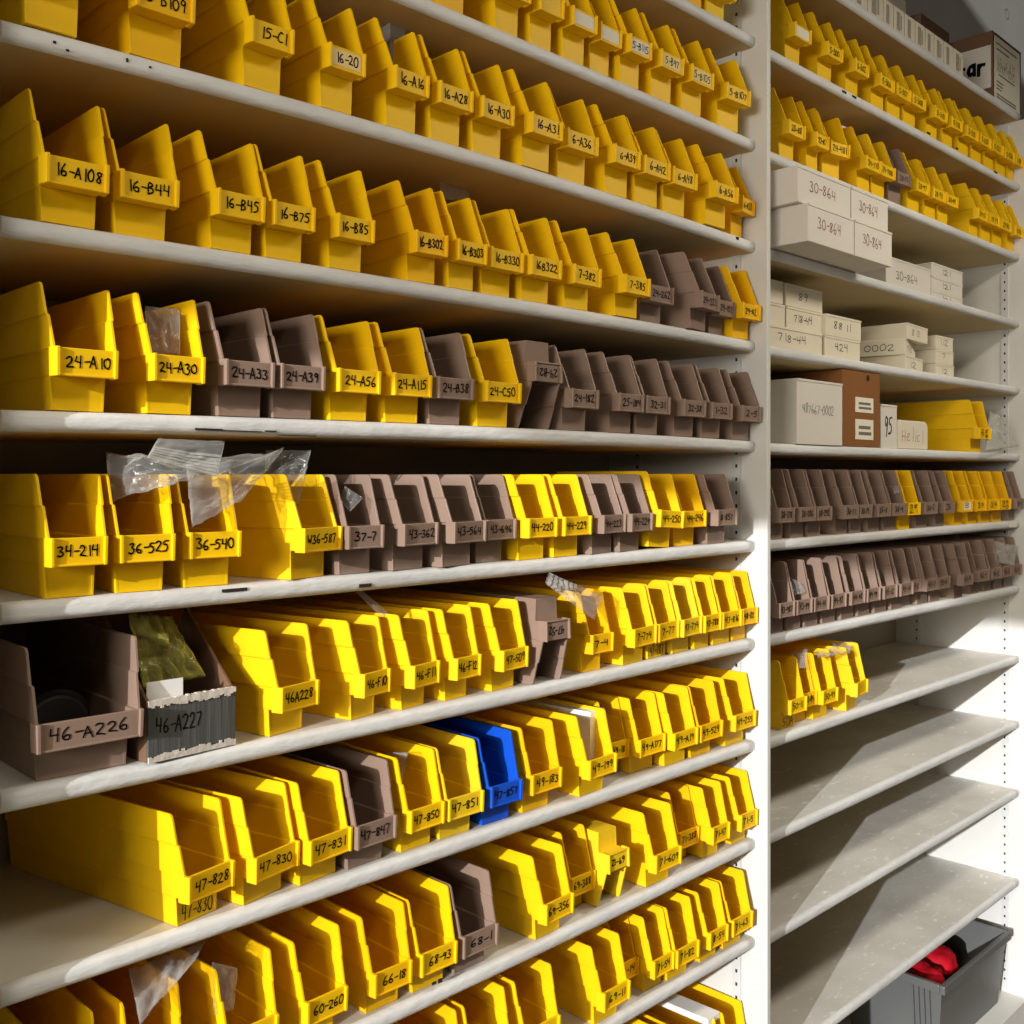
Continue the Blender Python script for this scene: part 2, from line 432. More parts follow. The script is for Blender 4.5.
def strip(xf, sgn, y0):
    bm = bmesh.new(); w = .019
    a, b = sorted((xf, xf + sgn * .0035)); a += .0002 * (sgn > 0); b -= .0002 * (sgn < 0)
    box(bm, a, b, y0, y0 + w, .08, ZTOP - .01, 0)
    z = .1; f = xf + sgn * .0035
    while z < ZTOP - .03:
        a, b = sorted((f - sgn * .001, f + sgn * .0002))
        box(bm, a, b, y0 + .007, y0 + .0115, z, z + .0065, 1); z += .0254
    return rpart('slotted_strip', bm, [STRIP, SLOT])
strip(XP, -1, .030); strip(XP, -1, .27)
strip(XRP, -1, .030); strip(XRP, -1, .285)
strip(XLP, 1, .27)

SHELF_LABEL = {
 'S-1': 'white shelf board at the very top of the packed rack', 'S0': 'white shelf board under the bins with white cards, packed rack',
 'S1': 'white shelf board carrying the bins marked 15-C1 and 16-A28', 'S2': 'white shelf board carrying the bins marked 16-A108 to 24-262',
 'S3': 'chipped white shelf board carrying the 24-A bins, cracked paint on its edge', 'S4': 'scratched white shelf board carrying the bins marked 34-214 and 36-525',
 'S5': 'white shelf board carrying the grey cardboard box marked 46-A227', 'S6': 'white shelf board with an empty stretch beside bin 47-828',
 'S7': 'white shelf board carrying the bins marked 60-260 and 68-93', 'S8': 'white shelf board carrying the bins marked 71-54 and 71-82',
 'S9': 'lowest white shelf board of the packed rack, under long yellow bins',
 'R0': 'top white shelf board holding cartons and the large star carton', 'R1': 'white shelf board with nail holes just under the top cartons',
 'R2': 'white shelf board carrying one brown bin between yellow bins, above cartons', 'R3': 'white shelf board under the overhanging 30-864 cartons',
 'R4': 'white shelf board carrying the flat white cartons', 'R5': 'white shelf board carrying the brown upright carton',
 'R6': 'white shelf board carrying mixed brown and yellow bins, small card stuck on edge', 'R7': 'white shelf board carrying the all-brown bin row',
 'R8': 'dusty white shelf board with four yellow bins at one end', 'R9': 'empty dusty white shelf board directly below the four yellow bins',
 'R10': 'empty dusty white shelf board, middle one of the three empty boards', 'R11': 'empty dusty white shelf board directly above the grey tote'}
SHELF = {}
def make_shelf(k):
    left = k[0] == 'S'
    x0, x1 = (XL0, XL1) if left else (XR0, XR1)
    if k == 'R0': x0 = XP; x1 = XR1 + .008
    z = zof(k); T = .0215
    bm = bmesh.new()
    # profile with a rounded nose; a few cuts along the length so the painted edge waves a little
    prof = [(DEPTH - .0065, -T), (.006, -T), (.001, -T + .004), (0, -T + .008), (0, -.007), (.0015, -.003), (.005, -.0006), (.010, 0), (DEPTH - .0065, 0)]
    if k == 'R0': prof[0] = (DEPTH, -T); prof[-1] = (DEPTH, 0)
    n = 40; rings = []
    for i in range(n + 1):
        x = lerp(x0, x1, i / n)
        wz = warp(k, x)
        rings.append([bm.verts.new((x, y + (.0008 * noise.noise(Vector((x * 9, z * 31, j))) if 1 <= j <= 6 else 0), z + wz + zz)) for j, (y, zz) in enumerate(prof)])
    for a, b in zip(rings, rings[1:]):
        for j in range(len(prof)):
            q = (j + 1) % len(prof)
            f = bm.faces.new((a[j], b[j], b[q], a[q])); f.smooth = 0 < j < 7
            f.material_index = 1 if j == 7 else 2 if j == 0 else 0
    bm.faces.new(rings[0]); bm.faces.new(list(reversed(rings[-1])))
    m = DUSTY if k in ('R8', 'R9', 'R10', 'R11') else TOPP
    bmesh.ops.translate(bm, verts=bm.verts, vec=(-XP, -DEPTH, 0))
    o = obj('shelf_board', bm, [PAINT, m, UNDER], rack)
    o['label'] = SHELF_LABEL[k]
    SHELF[k] = o
for k in SL: make_shelf(k)

def chips(k, pts, name='paint_chip', m=SLOT):   # short dark chips on a shelf's front edge
    for (xa, xb, yv, th) in pts:
        a, b = at(xa, yv, 0), at(xb, yv, 0)
        z0 = a.z; bm = bmesh.new()
        box(bm, a.x, b.x, -.0012, .0006, z0 - th, z0 + th)
        bmesh.ops.translate(bm, verts=bm.verts, vec=(-XP, -DEPTH, 0))
        obj(name, bm, m, SHELF[k])
chips('S3', [(195, 222, 429, .0012), (222, 262, 430.5, .0006), (265, 276, 431, .0008), (278, 316, 435, .0006)])
chips('S4', [(222, 247, 591, .0017), (359, 371, 586, .0022)])
chips('S1', [(53, 56, 42, .0012), (66, 69, 50, .0008), (126, 128, 60, .002), (149, 151, 67, .001)])
chips('S2', [(736, 738.5, 238, .0022)])
chips('R1', [(842, 846, 91, .0022), (852, 856, 96, .002), (927, 930, 132.5, .0022), (956, 958, 148, .0018), (994, 997, 171.5, .0022)], 'nail_hole')
chips('S7', [(432, 436, 984, .0016), (438, 442, 981.5, .0025)])

# card taped on a shelf end
a = at(1009, 525, -.0012); b = at(1016.5, 525, -.0012)
tag(obj('shelf_card', boxbm(a.x, b.x, -.0018, -.0010, zof('R6') - .017, zof('R6') - .002), CARD), 'small cream card stuck to the end of a shelf edge', 'card')

# ------------------------------------------------------------------ bins, row by row
ORD = ['first', 'second', 'third', 'fourth', 'fifth', 'sixth', 'seventh', 'eighth', 'ninth', 'tenth', 'eleventh', 'twelfth', 'thirteenth', 'fourteenth', 'fifteenth', 'sixteenth', 'seventeenth']
Sk = {'S0': .010, 'S1': .010, 'S2': .009, 'S3': .006, 'S4': .003, 'R1': .006, 'R2': .006, 'R6': .002}
Hk = {'S1': .142, 'S0': .142, 'S2': .134, 'S3': .130, 'S4': .126, 'S5': .127, 'S6': .127, 'S7': .127, 'S8': .127, 'R1': .138, 'R2': .138}
Zk = {'S1': (.043, .069), 'S0': (.043, .069), 'R1': (.042, .067), 'R2': (.042, .067), 'S5': (.0325, .0595), 'S6': (.0325, .0590), 'S7': (.031, .058), 'S8': (.031, .058)}
def row(k, yl, items, group, where, L=.3, H=.138, end='divider', dH=None):
    z = lambda X: zof(k, X)
    n = len(items)
    spans = [(xat(it[0], yl), xat(it[1], yl)) for it in items]
    def gap(i):                        # room between bin i and its neighbour to the right
        return spans[i + 1][0] - spans[i][1] if i + 1 < n else .02
    left = k[0] == 'S'
    sp = []
    for i, it in enumerate(items):
        o = it[4] if len(it) > 4 else {}
        fl = min(.0045, (gap(i - 1) if i else .02) / 2 - .0005); fr = min(.0045, gap(i) / 2 - .0005)
        sp.append(Spot(it[0], it[1], yl + o.get('dy', 0), o.get('yaw', 0), o.get('W'), o.get('L', L), max(fl, 0), max(fr, 0)))
    settle(sp, (XLP + .005) if left else XP + TP + .0012, (XP if left else XRP) - .0046)
    H = Hk.get(k, H); z1k, z2k = Zk.get(k, (.0345, .0605))
    out = []
    for i, it in enumerate(items):
        x1, x2, text, color = it[:4]; o = dict(it[4]) if len(it) > 4 else {}
        lab = o.pop('lab', None); y = yl + o.pop('dy', 0.0)
        o.setdefault('s', Sk.get(k, -.002)); o.setdefault('z1', z1k); o.setdefault('z2', z2k)
        cname = CN[color][0]
        pos = ORD[n - 1 - i] if k[0] == 'S' else ORD[i]
        if lab is None:
            if text and o.pop('read', True) and '~' not in text:
                lab = f"{cname} plastic bin marked {text} on {where}"
            else:
                lab = f"{cname} plastic bin, {pos} from the divider on {where}"
        o.pop('read', None)
        if text is not None: text = text.replace('~', '8') if False else text
        for q_ in ('yaw', 'W', 'L', 'dy'): o.pop(q_, None)
        out.append(make_bin(x1, x2, text, color, z, y, lab, group, spot=sp[i], H=o.pop('H', H), **o)[0])
    return out
NR = dict(read=False)
YA = -.019
row('S-1', -.012, [(646, 668, '', 'd'), (693, 715, '', 'd'), (718, 737, '', 'p')], 'bins on the topmost shelf of the packed rack', 'the topmost shelf in view, packed rack')
row('S0', YA, [(449, 478, '', 'd'), (506, 532, '', 'y'), (541, 565, '', 'y'), (573.5, 598, '', 'y', dict(card='w')), (601, 622.5, '', 'y', dict(card='w', dy=.006)),
    (631, 652.5, '5-B115', 'y', dict(card='w', read=False)), (662, 684.5, '5-B97', 'y', dict(card='p', read=False)), (692.5, 714.5, '5-B105', 'y', dict(card='p')), (727, 751.5, '5-B107', 'y', dict(yaw=-3))],
    'bins on the white-card shelf', 'the shelf of white-card bins, packed rack')
row('S1', YA, [(30, 92, '', 'y', dict(dy=-.006, lab='yellow plastic bin cut by the photo top, beside bin 15-B109')), (136, 196, '15-B109', 'd'), (252, 295, '15-C1', 'y'), (330, 366.5, '16-20', 'y', dict(card='p', lab='yellow plastic bin with faded card reading 16-2, beside bin 16-A16')), (396, 430, '16-A16', 'y'),
    (440.5, 474, '16-A28', 'y'), (483, 515, '16-A30', 'y'), (532.5, 563.5, '16-A31', 'y', dict(dy=-.004)), (567.5, 599.5, '6-A36', 'y', dict(dy=.004)), (615.5, 641, '6-A39', 'y'),
    (645.5, 671, '6-A42', 'y'), (674, 698, '6-A48', 'y'), (716.5, 739.5, '6-A56', 'y', dict(dy=-.008)), (746, 761, '6-A58', 'd', dict(read=False, yaw=10, dy=.012, W=.06))],
    'bins on the 16-A shelf', 'the second full shelf down, packed rack')
row('S2', YA, [(46, 110, '16-A108', 'y'), (121, 180, '16-B44', 'y', dict(dy=.004)), (218.5, 266, '16-B45', 'y'), (274.5, 316, '16-B75', 'y'), (338.5, 375.5, '16-B85', 'y'),
    (416, 450.5, '16-B302', 'd', dict(yaw=-6)), (457.5, 489.5, '16-B303', 'y'), (491.5, 523, '16-B330', 'y', dict(dy=.004, yaw=6)), (532, 562.5, '16B322', 'y'), (575, 602, '7-382', 'y'),
    (626, 651, '7-385', 'y', dict(dy=-.006)), (650, 676, '24-262', 'b', dict(dy=.014)), (700, 720.5, '24-221', 'b', dict(yaw=14, dy=-.006, read=False)), (721.5, 735, '24-157', 'b', dict(dy=.014, yaw=3, W=.058, read=False)), (742, 761, '24-A2', 'd', dict(dy=.0))],
    'bins on the 16-B shelf', 'the third full shelf down, packed rack')
row('S3', YA, [(56.5, 119, '24-A10', 'y'), (154, 206, '24-A30', 'y', dict(dy=-.002)), (226, 275.5, '24-A33', 'b'), (281.5, 326, '24-A39', 'b'), (339, 381.5, '24-A56', 'y'),
    (394.5, 432.5, '24-A115', 'y'), (439, 474.5, '24-B38', 'b'), (487, 522, '24-C50', 'y'), (535.5, 563, '24-B21', 'b', dict(inv=True, lab='upside-down brown plastic bin marked 24-B21 beside yellow bin 24-C50')), (572.5, 599.5, '24-182', 'b'), (620, 644.5, '25-184', 'b'),
    (647, 671, '32-31', 'b'), (684.5, 706.5, '32-38', 'b'), (712.5, 733, '1-32', 'b'), (743, 761.5, '2-5', 'b')],
    'bins on the 24-A shelf', 'the fourth full shelf down, packed rack')
row('S4', YA, [(51, 108.5, '34-214', 'y'), (120.5, 176, '36-525', 'y', dict(yaw=-4)), (190, 243, '36-540', 'y', dict(yaw=-4, L=0.2)), (302, 344.5, 'W36-587', 'y', dict(yaw=18, L=0.2)), (348, 388.5, '37-7', 'b', dict(dy=.002)),
    (403, 437, '43-362', 'b', dict(yaw=14, L=0.2)), (454.5, 487, '43-564', 'b', dict(dy=-.004, yaw=10, L=0.2)), (487.5, 517, '43-696', 'b', dict(dy=.010, yaw=5, L=0.2)), (529, 559, '44-220', 'y', dict(yaw=1)), (565, 591.5, '44-229', 'y', dict(yaw=6, L=.2)),
    (604, 628.5, '44-223', 'b', dict(yaw=8, L=0.2)), (629.5, 654, '44-229', 'b', dict(yaw=7, L=.2)), (658.5, 684.5, '44-250', 'y', dict(yaw=3, roll=4, L=0.2)), (684.5, 707, '44-246', 'd', dict(dy=.010)), (718, 738, '8-857', 'b')],
    'bins on the shelf with draped bags', 'the fifth full shelf down, packed rack')
YE = -.010
big, _ = make_bin(41, 140.5, '46-A226', 'b', lambda X: zof('S5', X), -.012, 'large wide brown plastic bin marked 46-A226 beside the grey cardboard box', 'bins on the 46-A shelf', H=.136, L=.33, W=.109, yaw=-1)
row('S5', YE, [(282, 320, '46A228', 'y', dict(yaw=12, L=0.3)), (364.5, 391, '46-F10', 'y', dict(yaw=12)), (414.5, 440.5, '46-F11', 'y', dict(yaw=11)), (457.5, 481.5, '46-F12', 'y', dict(yaw=7)), (503.5, 529, '47-509', 'y', dict(yaw=6)),
    (546.5, 571, '47-52', 'b', dict(inv=True, dy=-.012, lab='upside-down brown plastic bin between two yellow bins below bin 44-220')), (593.5, 614.5, '7-4', 'd', dict(read=False, lab='yellow plastic bin with a crumpled clear bag sticking out')), (635, 656, '7-774', 'y', dict(dy=-.006, yaw=9)), (660.5, 680.5, '7-77', 'y', dict(read=False, base='47-787', lab='yellow plastic bin with code on its base, beside bin 7-774', yaw=9)), (682.5, 703, '47-774', 'p', dict(yaw=6)),
    (705.5, 723, '47-788', 'y', dict(yaw=5)), (729.5, 749.5, '47-816', 'y', dict(read=False, yaw=2)), (749.5, 766, '48-02', 'd', dict(read=False))],
    'bins on the 46-A shelf', 'the sixth full shelf down, packed rack', L=.33)
row('S6', YE, [(189, 235.5, '47-828', 'y', dict(base='47-830', yaw=12)), (255, 301, '47-830', 'y', dict(yaw=14)), (311, 354.5, '47-831', 'y', dict(yaw=11)), (355.5, 397.5, '47-847', 'b', dict(yaw=3)), (411, 445.5, '47-850', 'y', dict(yaw=2)),
    (449, 484.5, '47-851', 'p'), (491.5, 523.5, '47-857', 'u', dict(yaw=-2)), (532.5, 562.5, '49-183', 'd', dict(yaw=2)), (590, 617.5, '49-199', 'y', dict(dy=-.008, yaw=2)), (611, 629.5, '49-18', 'y', dict(dy=.035, read=False)),
    (639, 666.5, '49-A177', 'y', dict(dy=.014)), (674.5, 698.5, '49-A19', 'y', dict(yaw=2)), (701, 723.5, '49-529', 'd'), (735.5, 756.5, '49-255', 'y')],
    'bins on the blue bin shelf', 'the shelf with the blue bin', L=.33)
row('S7', YE, [(44, 99, '', 'y', dict(lab='yellow plastic bin cut by the photo bottom, outermost on its shelf')), (136, 186, '', 'd', dict(yaw=2, lab='yellow plastic bin under a clear plastic sheet, below bin 47-828')), (230, 279.5, '60-250', 'y', dict(yaw=2, read=False, lab='yellow plastic bin with half-cut code beside bin 60-260')), (307.5, 348.5, '60-260', 'y', dict(yaw=2)), (375, 413, '66-18', 'd'),
    (422, 458, '68-93', 'y'), (464, 499, '68-1', 'b'), (546.5, 574.5, '69-356', 'y', dict(dy=-.006, yaw=3)), (573.5, 600.5, '69-388', 'y', dict(dy=.030, yaw=4)), (603.5, 630, '69-12', 'p', dict(inv=True, dy=.004, H=.118, lab='upside-down yellow plastic bin between bins 69-388 and 71-609')),
    (656, 682.5, '71-609', 'y', dict(dy=-.006)), (680, 701.5, '71-388', 'd', dict(dy=.028, read=False)), (711.5, 730.5, '71-47', 'y'), (741.5, 760.5, '71-5', 'y', dict(read=False))],
    'bins on the 60-260 shelf', 'the shelf below the blue bin', L=.33)
row('S8', YE, [(375, 418, '', 'd'), (425, 466, '', 'd'), (476, 515, '', 'y'), (526, 562.5, '', 'y'), (604.5, 631, '69-11', 'y', dict(dy=-.006)), (619, 641, '7-14', 'd', dict(dy=.035, read=False)), (652.5, 675.5, '71-54', 'y', dict(dy=.004, lab='yellow plastic bin marked 71-54, third bin from bin 71-63')), (677, 700, '71-82', 'y'),
    (710.5, 729, '8-54', 'y'), (733.5, 753.5, '71-63', 'y')],
    'bins on the 71-54 shelf', 'the second shelf below the blue bin', L=.33)
row('S9', .002, [(585, 612, '', 'y'), (625, 651, '', 'y'), (668, 692, '', 'y'), (702, 725, '', 'y'), (734, 757, '', 'y')],
    'bins on the lowest shelf in view', 'the lowest shelf in view', L=.33)
# half-empty rack
row('R1', -.012, [(795.5, 812, '', 'y', dict(card='w')), (828, 843.5, '5-300', 'y', NR), (856, 869.5, '5-302', 'y', NR), (881, 895, '5-306', 'y', NR), (897.5, 911.5, '5-307', 'y', NR), (913, 926.5, '5-308', 'y', NR),
    (935.5, 948, '5-310', 'y', NR), (952.5, 963, '5-312', 'y', NR), (966.5, 980, '5-315', 'y', NR), (980.5, 992, '5-320', 'y', NR), (993, 1004.5, '5-322', 'y', NR), (1005, 1016, '5-330', 'y', NR), (1017, 1028, '5-34', 'y', NR)],
    'bins under the top cartons', 'the shelf under the top cartons')
row('R2', -.012, [(789.5, 806, '20-88', 'y', NR), (817, 829.5, '22-87', 'y', NR), (831, 850.5, '24-481', 'y', dict(yaw=-9, read=False)), (867, 881.5, '24-770', 'y', NR), (881.5, 896, '24-788', 'y', NR),
    (898, 911.5, '28-71', 'b', dict(yaw=-5, lab='brown plastic bin between yellow bins above the 30-864 cartons')), (917, 930.5, '28-97', 'y', NR), (934, 946.5, '28-98', 'y', NR), (947.5, 958.5, '28-99', 'y', NR),
    (978, 989, '29-78', 'y', dict(read=False, W=.062)), (989.5, 1001, '29-79', 'y', NR), (1002, 1012, '29-80', 'y', NR), (1016, 1026, '29-81', 'y', NR)],
    'bins above the 30-864 cartons', 'the shelf above the 30-864 cartons')
row('R6', -.014, [(780, 796.5, '38-178', 'b', NR), (800, 816, '38-286', 'b', dict(yaw=9, read=False)), (818, 832.5, '38-292', 'b', NR), (845.5, 859, '38-71', 'b', NR), (860.5, 872.5, '38-74', 'b', NR), (878.5, 891, '38-8', 'b', dict(yaw=4, read=False)), (893.5, 907, '38-9', 'b', NR),
    (908.5, 921, '38 61', 'y', dict(lines=('38', '61'), lab='single yellow plastic bin with two-line code among brown bins')), (925.5, 938, '38-2', 'b', NR), (945, 955, '3', 'b', NR), (963.5, 973, '8', 'd', dict(card='w', read=False)), (977, 987, '39', 'd', NR), (990, 1000, '39', 'd', NR), (1001.5, 1011.5, '39 40', 'd', dict(lines=('39', '40'), read=False)), (1016, 1027, '40-1', 'b', NR)],
    'bins on the mixed brown and yellow shelf', 'the mixed brown and yellow shelf')
row('R7', -.012, [(780, 795.5, '43-987', 'b', NR), (797.5, 813, '43-99', 'b', NR), (815, 830, '44-14', 'b', NR), (832.5, 847.5, '44-92', 'b', NR), (851, 866, '44-98', 'b', dict(yaw=5, read=False)), (868, 881, '44-99', 'b', NR), (884.5, 898, '45-12', 'b', NR), (901, 914, '45-14', 'b', dict(yaw=3, read=False)),
    (913.5, 922.5, '45-2', 'b', dict(dy=.012, read=False)), (925.5, 937.5, '45-7', 'b', NR), (939.5, 950.5, '45-8', 'b', NR), (963.5, 973.5, '45-9', 'b', dict(dy=-.01, read=False)), (979, 990, '46-1', 'b', NR), (992.5, 1002, '46-2', 'b', NR), (1003.5, 1012.5, '46-3', 'b', NR), (1013.5, 1022, '46-4', 'b', NR)],
    'bins on the all-brown shelf', 'the all-brown shelf', L=.33)
row('R8', -.002, [(791, 807.5, '50-11', 'y', dict(read=False, base='50A', lab='yellow plastic bin marked on its base, nearest the divider above the empty shelves')), (806, 818.5, '50-84', 'd', dict(read=False, dy=.012, lab='yellow plastic bin holding a white crumpled bag above the empty shelves')), (822, 837.5, '50-99', 'y', dict(read=False, lab='third of four yellow plastic bins above the empty shelves')), (857.5, 868.5, '', 'y', dict(yaw=8, dy=-.008, lab='yellow plastic bin at the open end of the short row'))],
    'yellow bins above the empty shelves', 'the shelf above the empty shelves')

# ------------------------------------------------------------------ cartons
def carton(name, label, P, W, D, H, rz=0.0, m=WCARD, group=None, cat='carton', side=None, bevel=.0012):
    """closed carton; P = front-lower-left corner; front faces -y"""
    root = thing(name, label, cat, P, rz, group)
    bm = boxbm(0, W, 0, D, 0, H)
    if side is not None:
        for f in bm.faces:
            if abs(f.normal.y) < .5: f.material_index = 1
    obj('box_body', bm, m if side is None else [m, side], root, bevel)
    bm = boxbm(.0015, W - .0015, -.0006, D - .002, H - .0105, H - .0095)      # lid seam
    return root
def ctext(root, text, w, h, x, z, m=INK, pen=.0016, seed=1, name='handwritten_code', y=-.0003, rot=None):
    return text_obj(name, root, text, w, h, (x, y, z), m, seed, pen, rot)
g864 = 'cartons marked 30-864'
z3 = zof('R3')
def front_carton(x1, x2, Y, z0, H, D, label, text, group, m=WCARD, tm=INK, rz=0.0, gap=0, pen=.0018, th=None, name='carton'):
    a, b = at(x1, HY, Y), at(x2, HY, Y)
    a.x = max(a.x, XR0 + .0012)
    W = b.x - a.x
    r = carton(name, label, (a.x, Y, z0), W, D, H, rz, m, group)
    fl = obj('lid_flap', boxbm(.001, W - .001, -.0012, D * .3, H - .004, H + .0004), m, r)
    if text: ctext(r, text, min(W * (.68 if len(text) > 8 else .5), .02 * len(text)), th or min(H * .5, .021), W * .45, H * .55, tm, pen, int(x1))
    return r, W
# overhanging stack: lower pair then upper pair (front to the viewer, long body into the shelf)
hA = .0715
YC = -.078
front_carton(808, 854, YC, z3 + .0002, hA, .30, 'white carton marked 30-864, overhanging, lower one nearest the divider', '30-864', g864, tm=REDINK)
front_carton(855, 892, YC, z3 + .0002, hA, .30, 'white carton marked 30-864, overhanging, lower one farther from the divider', '30-864', g864, tm=REDINK)
front_carton(798, 850.5, YC + .012, z3 + hA + .0014, hA - .003, .29, 'white carton marked 30-864, upper one nearest the divider', '30-864', g864, tm=REDINK)
front_carton(851.5, 888, YC + .012, z3 + hA + .0014, hA - .003, .29, 'white carton marked 30-864, upper one farther from the divider', '30-864', g864, tm=REDINK)
front_carton(886, 930.5, .06, z3 + .0002, .086, .26, 'white carton marked 30-864 lying alone on the shelf', '30-864', g864, tm=INK)
for i in range(3):
    front_carton(932 - (i == 2) * .4, 962.5, .055, z3 + .0002 + i * .0352, .0345, .25, ('bottom', 'middle', 'top')[i] + ' thin white carton of the stack of three at the shelf end', '121', 'thin stacked cartons', th=.014, pen=.0016)
z4 = zof('R4')
gfl = 'flat white cartons'
def fl(x1, x2, Y, i, h, label, text, rz=0.0, D=.22):
    front_carton(x1, x2, Y, z4 + .0002 + i * (h + .0012), h, D, label, text, gfl, m=WCARDL, th=.016, pen=.0017)
fl(766, 822, .02, 0, .045, 'flat white carton marked 13 718-44, bottom of its stack by divider', '718-44')
fl(764, 785, .03, 1, .045, 'flat white carton, middle layer, tight against the divider', '', 0)
fl(786.5, 822.5, .03, 1, .045, 'flat white carton marked 718-44, middle layer of its stack', '718-44')
fl(764, 783, .03, 2, .045, 'flat white carton, top layer, tight against the divider', '')
fl(786, 822.5, .03, 2, .045, 'flat white carton marked 89, top layer of its stack', '89')
fl(825, 860, .02, 0, .045, 'flat white carton marked 424, under an unmarked one', '424')
fl(826, 861, .02, 1, .045, 'flat white carton with smudged code on top of carton 424', '88 11')
# skewed stack
for i in range(3):
    p = at((900, 897, 893)[i] if False else (897, 897, 899)[i], HY, .05)
    h = .038
    r = carton('carton', ('bottom', 'middle', 'top')[i] + ' flat white carton of the skewed stack, turned corner forward', (p.x, .03, z4 + .0002 + i * (h + .001)), .145, .17, h, R((8, 15, 5)[i]), WCARDL, gfl)
    obj('lid_flap', boxbm(.001, .144, -.0012, .05, h - .003, h + .0004), WCARDL, r)
    ctext(r, ('12', '77 12', '8 12')[i], .055, .014, .06, h * .5, INK, .0015, 50 + i)
    if i == 1: text_obj('handwritten_code', r, '0002', .07, .016, (-.0003, .06, h * .5), INK, 58, .0016, (0, 0, R(-90)))
for i in range(3):
    front_carton(936, 954 - i * .5, .045, z4 + .0002 + i * .036, .035, .2, ('lowest', 'middle', 'topmost')[i] + ' small flat white carton beside the skewed stack', ('12', '7', '112')[i], gfl, m=WCARDL, th=.014, pen=.0015)
# shelf R5
z5 = zof('R5')
r, W = front_carton(797, 842.5, .0, z5 + .0002, .131, .30, 'white carton marked 487667-0002 standing beside the brown carton', '487667-0002', None, tm=INK, th=.019, pen=.0012)
a = at(842.8, HY, .004); b = at(880, HY, .004)
r = carton('carton', 'brown upright carton with two white labels and a round hand hole', (a.x, .004, z5 + .0002), b.x - a.x, .33, .187 - .023, 0, KRAFT)
W = b.x - a.x
for (z0, z1, nm) in ((.075, .108, 'shipping_label'), (.016, .06, 'shipping_label')):
    bm = boxbm(W * .32, W * .80, -.0012, -.0002, z0, z1); box(bm, W * .40, W * .72, -.0014, -.0006, lerp(z0, z1, .52), lerp(z0, z1, .68), 1); box(bm, W * .40, W * .74, -.0014, -.0006, lerp(z0, z1, .22), lerp(z0, z1, .38), 1)
    obj(nm, bm, [CARD, PRINT], r)
bm = bmesh.new(); bmesh.ops.create_circle(bm, cap_ends=True, segments=20, radius=.007, matrix=Matrix.Translation((W * .66, -.0008, .152)) @ Matrix.Rotation(R(90), 4, 'X'))
obj('hand_hole', bm, SLOT, r)
r, W = front_carton(880.8, 897, .01, z5 + .0002, .099, .20, 'narrow white carton marked 95 beside the brown carton', '95', None, th=.045, pen=.004)
a = at(897.5, HY, .012); b = at(928, HY, .012); W = b.x - a.x
r = thing('pouch', 'cream rounded pouch with faint red handwriting between carton and yellow bin', 'pouch', (a.x, .012, z5 + .0002))
bm = boxbm(0, W, 0, .05, 0, .068)
bmesh.ops.bevel(bm, geom=[e for e in bm.edges if abs(e.verts[0].co.y - e.verts[1].co.y) > .01 and e.verts[0].co.z > .05] , offset=.018, segments=5, affect='EDGES', profile=.5)
obj('pouch_body', bm, WCARDL, r, .003, 3)
ctext(r, 'Helicl', W * .7, .03, W * .48, .033, REDINK, .0014, 77)
# big yellow bin seen from its side
make_bin(977, 994, '28 78', 'y', lambda X: z5, -.014, 'yellow plastic bin showing its long side, beside the rounded pouch', None, H=.136, L=.30, yaw=0, W=.08, lines=('28', '78'))

# top shelf
zT = zof('R0')
gp = 'small white cartons along the top shelf edge'
ed = [817, 835, 853, 868, 883.5, 894, 905, 915.5, 925.5, 934.5, 944, 953.5, 963.5]
for i in range(len(ed) - 1):
    a, b = at(ed[i] + .4, HY, .012), at(ed[i + 1] - .4, HY, .012); W = b.x - a.x
    n = len(ed) - 1 - i
    r = carton('carton', f'small white printed carton on the top shelf edge, {ORD[n-1]} from the star carton', (a.x, .012, zT + .0002), W, .09, .062, 0, WCARDL, gp)
    obj('printed_text', boxbm(W * .22, W * .52, -.0008, -.0002, .010, .052), PRINTL, r)
    if i % 2: obj('printed_text', boxbm(W * .60, W * .70, -.0008, -.0002, .014, .048), PRINTL, r)
def topbox(x1, x2, ytop, Y, D, label, m, side, lines=True):
    a, b = at(x1, HY, Y), at(x2, HY, Y); H = at((x1 + x2) / 2, ytop, Y).z - zT
    r = carton('carton', label, (a.x, Y, zT + .0002), b.x - a.x, D, H, 0, m, None, side=side)
    return r, b.x - a.x, H
r, W, H = topbox(921, 949.5, 23, .125, .2, 'brown and white carton behind the row of small cartons', WCARDL, DKRAFT)
obj('printed_text', boxbm(W * .1, W * .8, -.0011, -.0002, H * .8, H * .83), PRINT, r)
r, W, H = topbox(870, 906, -12, .125, .2, 'plain cream carton behind small cartons, cut by photo top', WCARDL, WCARDL)
# star carton: side faces -x with a white panel
a = at(992.5, HY, .02); b = at(1021, HY, .02); W = b.x - a.x
H = at(992.5, 30, .02).z - zT; D = .255
r = carton('carton', 'large carton printed star with brown side and white label front', (a.x, .02, zT + .0002), W, D, H, 0, WCARDL, None, side=DKRAFT)
obj('printed_panel', boxbm(-.0008, .001, .004, D - .002, H * .20, H * .80), WCARD, r)
o = text_obj('printed_word', r, 'star', .105, .046, (-.0012, .070, H * .53), BLACKT, 3, .0095, (0, 0, R(-90)), 0.0)
bm = boxbm(W * .06, W * .94, -.0010, -.0002, H * .04, H * .95)
obj('label_sheet', bm, CARD, r)
for q, (tx, zz, hh, pw) in enumerate((('VALUE KIT', .62, .026, .0016), ('AXXX-IXXS', .52, .024, .0016))):
    ctext(r, tx, W * .62, hh, W * .45, H * zz, PRINT, pw, 90 + q, 'printed_text', -.0014)
for zz, x1_, x2_ in ((.86, .1, .82), (.78, .12, .55), (.43, .2, .75), (.32, .12, .36), (.27, .12, .34), (.22, .12, .3), (.14, .12, .8), (.10, .12, .8)):
    obj('printed_line', boxbm(W * x1_, W * x2_, -.0013, -.0008, H * zz - .002, H * zz + .002), PRINT, r)

